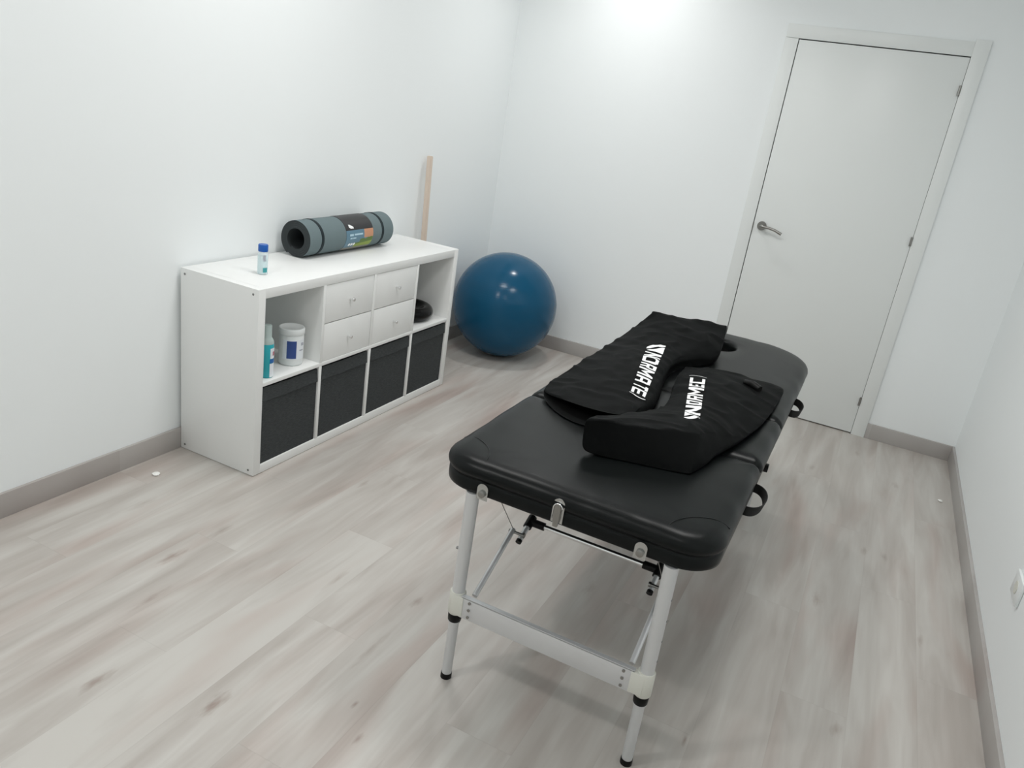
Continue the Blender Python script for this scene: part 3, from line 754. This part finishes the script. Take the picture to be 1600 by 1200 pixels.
# lettering, draped on the cloth
def stroke_font():
    q = lambda *a: a
    B_ = lambda x0, y0, x1, y1: [(x0, y0), (x1, y0), (x1, y1), (x0, y1)]
    s = .24
    return {
        'N': [B_(0, 0, s, 1), B_(1 - s, 0, 1, 1), [(s, 1), (s, .62), (1 - s, 0), (1 - s, .38)]],
        'O': [B_(0, .1, s, .9), B_(1 - s, .1, 1, .9), B_(.06, 0, .94, .2), B_(.06, .8, .94, 1)],
        'R': [B_(0, 0, s, 1), B_(s, .8, .95, 1), B_(1 - s, .5, 1, .9), B_(s, .38, .94, .56), [(.5, .38), (.76, .38), (1, 0), (.74, 0)]],
        'M': [B_(0, 0, .2, 1), B_(.8, 0, 1, 1), [(.2, 1), (.2, .66), (.5, .18), (.5, .52)], [(.8, 1), (.5, .52), (.5, .18), (.8, .66)]],
        'A': [B_(0, 0, s, .88), B_(1 - s, 0, 1, .88), B_(.06, .8, .94, 1), B_(s, .3, 1 - s, .48)],
        'T': [B_(0, .8, 1, 1), B_(.5 - s / 2, 0, .5 + s / 2, .8)],
        'E': [B_(0, 0, s, 1), B_(s, .8, 1, 1), B_(s, .4, .9, .58), B_(s, 0, 1, .2)],
        'C': [B_(0, .06, s, .94), B_(.04, .8, 1, 1), B_(.04, 0, 1, .2)],
        '/': [[(0, 1.02), (.10, 1.02), (.86, .0), (.60, .0), (0, .72)], [(.28, 1.02), (1.0, 1.02), (1.0, .06)]],
        '(': [[(.2 + .5 * math.cos(a), .5 + .62 * math.sin(a)) for a in [-1.2 + 2.4 * i / 12 for i in range(13)]] + [(.08 + .5 * math.cos(a), .5 + .62 * math.sin(a)) for a in [1.2 - 2.4 * i / 12 for i in range(13)]]],
    }
FONT = stroke_font()
def clip_subdiv(bm, step):
    for _ in range(6):
        es = [e for e in bm.edges if e.calc_length() > step]
        if not es: break
        bmesh.ops.subdivide_edges(bm, edges=es, cuts=1); bmesh.ops.triangulate(bm, faces=[f for f in bm.faces if len(f.verts) > 3])
def lettering(items, b0, b1, t0, t1, body, parent):
    """items: (glyph, start, end) along the line; b0-b1 baseline, t0-t1 top line (world points)."""
    me = body.data; tree = BVHTree.FromPolygons([v.co for v in me.vertices], [p.vertices for p in me.polygons])
    bm = bmesh.new()
    for g, s0, s1 in items:
        for poly in FONT[g]:
            vs = []
            for u, v in poly: vs.append(bm.verts.new((s0 + (s1 - s0) * u, v, 0)))
            bm.faces.new(vs)
    bmesh.ops.triangulate(bm, faces=bm.faces[:])
    clip_subdiv(bm, .05)
    for v in bm.verts:
        s, h = v.co.x, v.co.y
        p = (b0 + (b1 - b0) * s) * (1 - h) + (t0 + (t1 - t0) * s) * h
        hit, nrm, _, _ = tree.ray_cast(Vector((p.x, p.y, 1.2)), Vector((0, 0, -1)))
        v.co = (hit + Vector((0, 0, .0014))) if hit else Vector((p.x, p.y, .75))
    o = fin('printed_lettering', bm, M['print'], parent, smooth=True); o['label'] = 'white block lettering printed on the cloth'
    md = o.modifiers.new('t', 'SOLIDIFY'); md.thickness = .0006; md.offset = 1
    return o
zt = .762
lettering([('/', .0, .17), ('N', .20, .31), ('O', .33, .42), ('R', .44, .53), ('M', .55, .67), ('A', .69, .79), ('T', .82, .865), ('E', .88, .965), ('(', .975, 1.02)],
          at(1013, 537, zt), at(985, 612, zt), at(1039, 544, zt), at(1007, 621, zt), bodyA, bootA)
lettering([('/', -.04, .13), ('N', .155, .31), ('O', .33, .44), ('R', .46, .56), ('M', .58, .70), ('E', .72, .83), ('C', .85, .965), ('(', 1.01, 1.05)],
          at(1091, 667, zt), at(1103, 589, zt), at(1067, 661, zt), at(1080, 583, zt), bodyB, bootB)
for r_ in (bootA, bootB): adopt(r_)

# ------------------------------------------------------------------ light
def lamp(x, y, power, r=.085, spread=PI, col=(1, .985, .97)):
    l = bpy.data.lights.new('downlight_or_fill', 'AREA'); l.shape = 'DISK'; l.size = 2 * r; l.energy = power; l.color = col; l.spread = spread
    o = bpy.data.objects.new('downlight_or_fill', l); COL.objects.link(o); o.location = (x, y, CH - .01)
lamp(.76, 2.1, 6.5, .10, 2.3); lamp(.74, -2.0, 16); lamp(2.15, -2.0, 7, .30); lamp(.82, .3, 15, .30); lamp(2.05, .25, 18, .30)  # right-hand lamp of the front pair is an added fill for under the table
w = bpy.data.worlds.new('world'); S.world = w; w.use_nodes = True
w.node_tree.nodes['Background'].inputs['Color'].default_value = (.8, .85, .9, 1); w.node_tree.nodes['Background'].inputs['Strength'].default_value = .3
vs = S.view_settings; vs.view_transform = 'Standard'; vs.look = 'None'; vs.gamma = 1; vs.use_curve_mapping = False; vs.exposure = -.04
S.cycles.max_bounces = 12; S.cycles.diffuse_bounces = 8
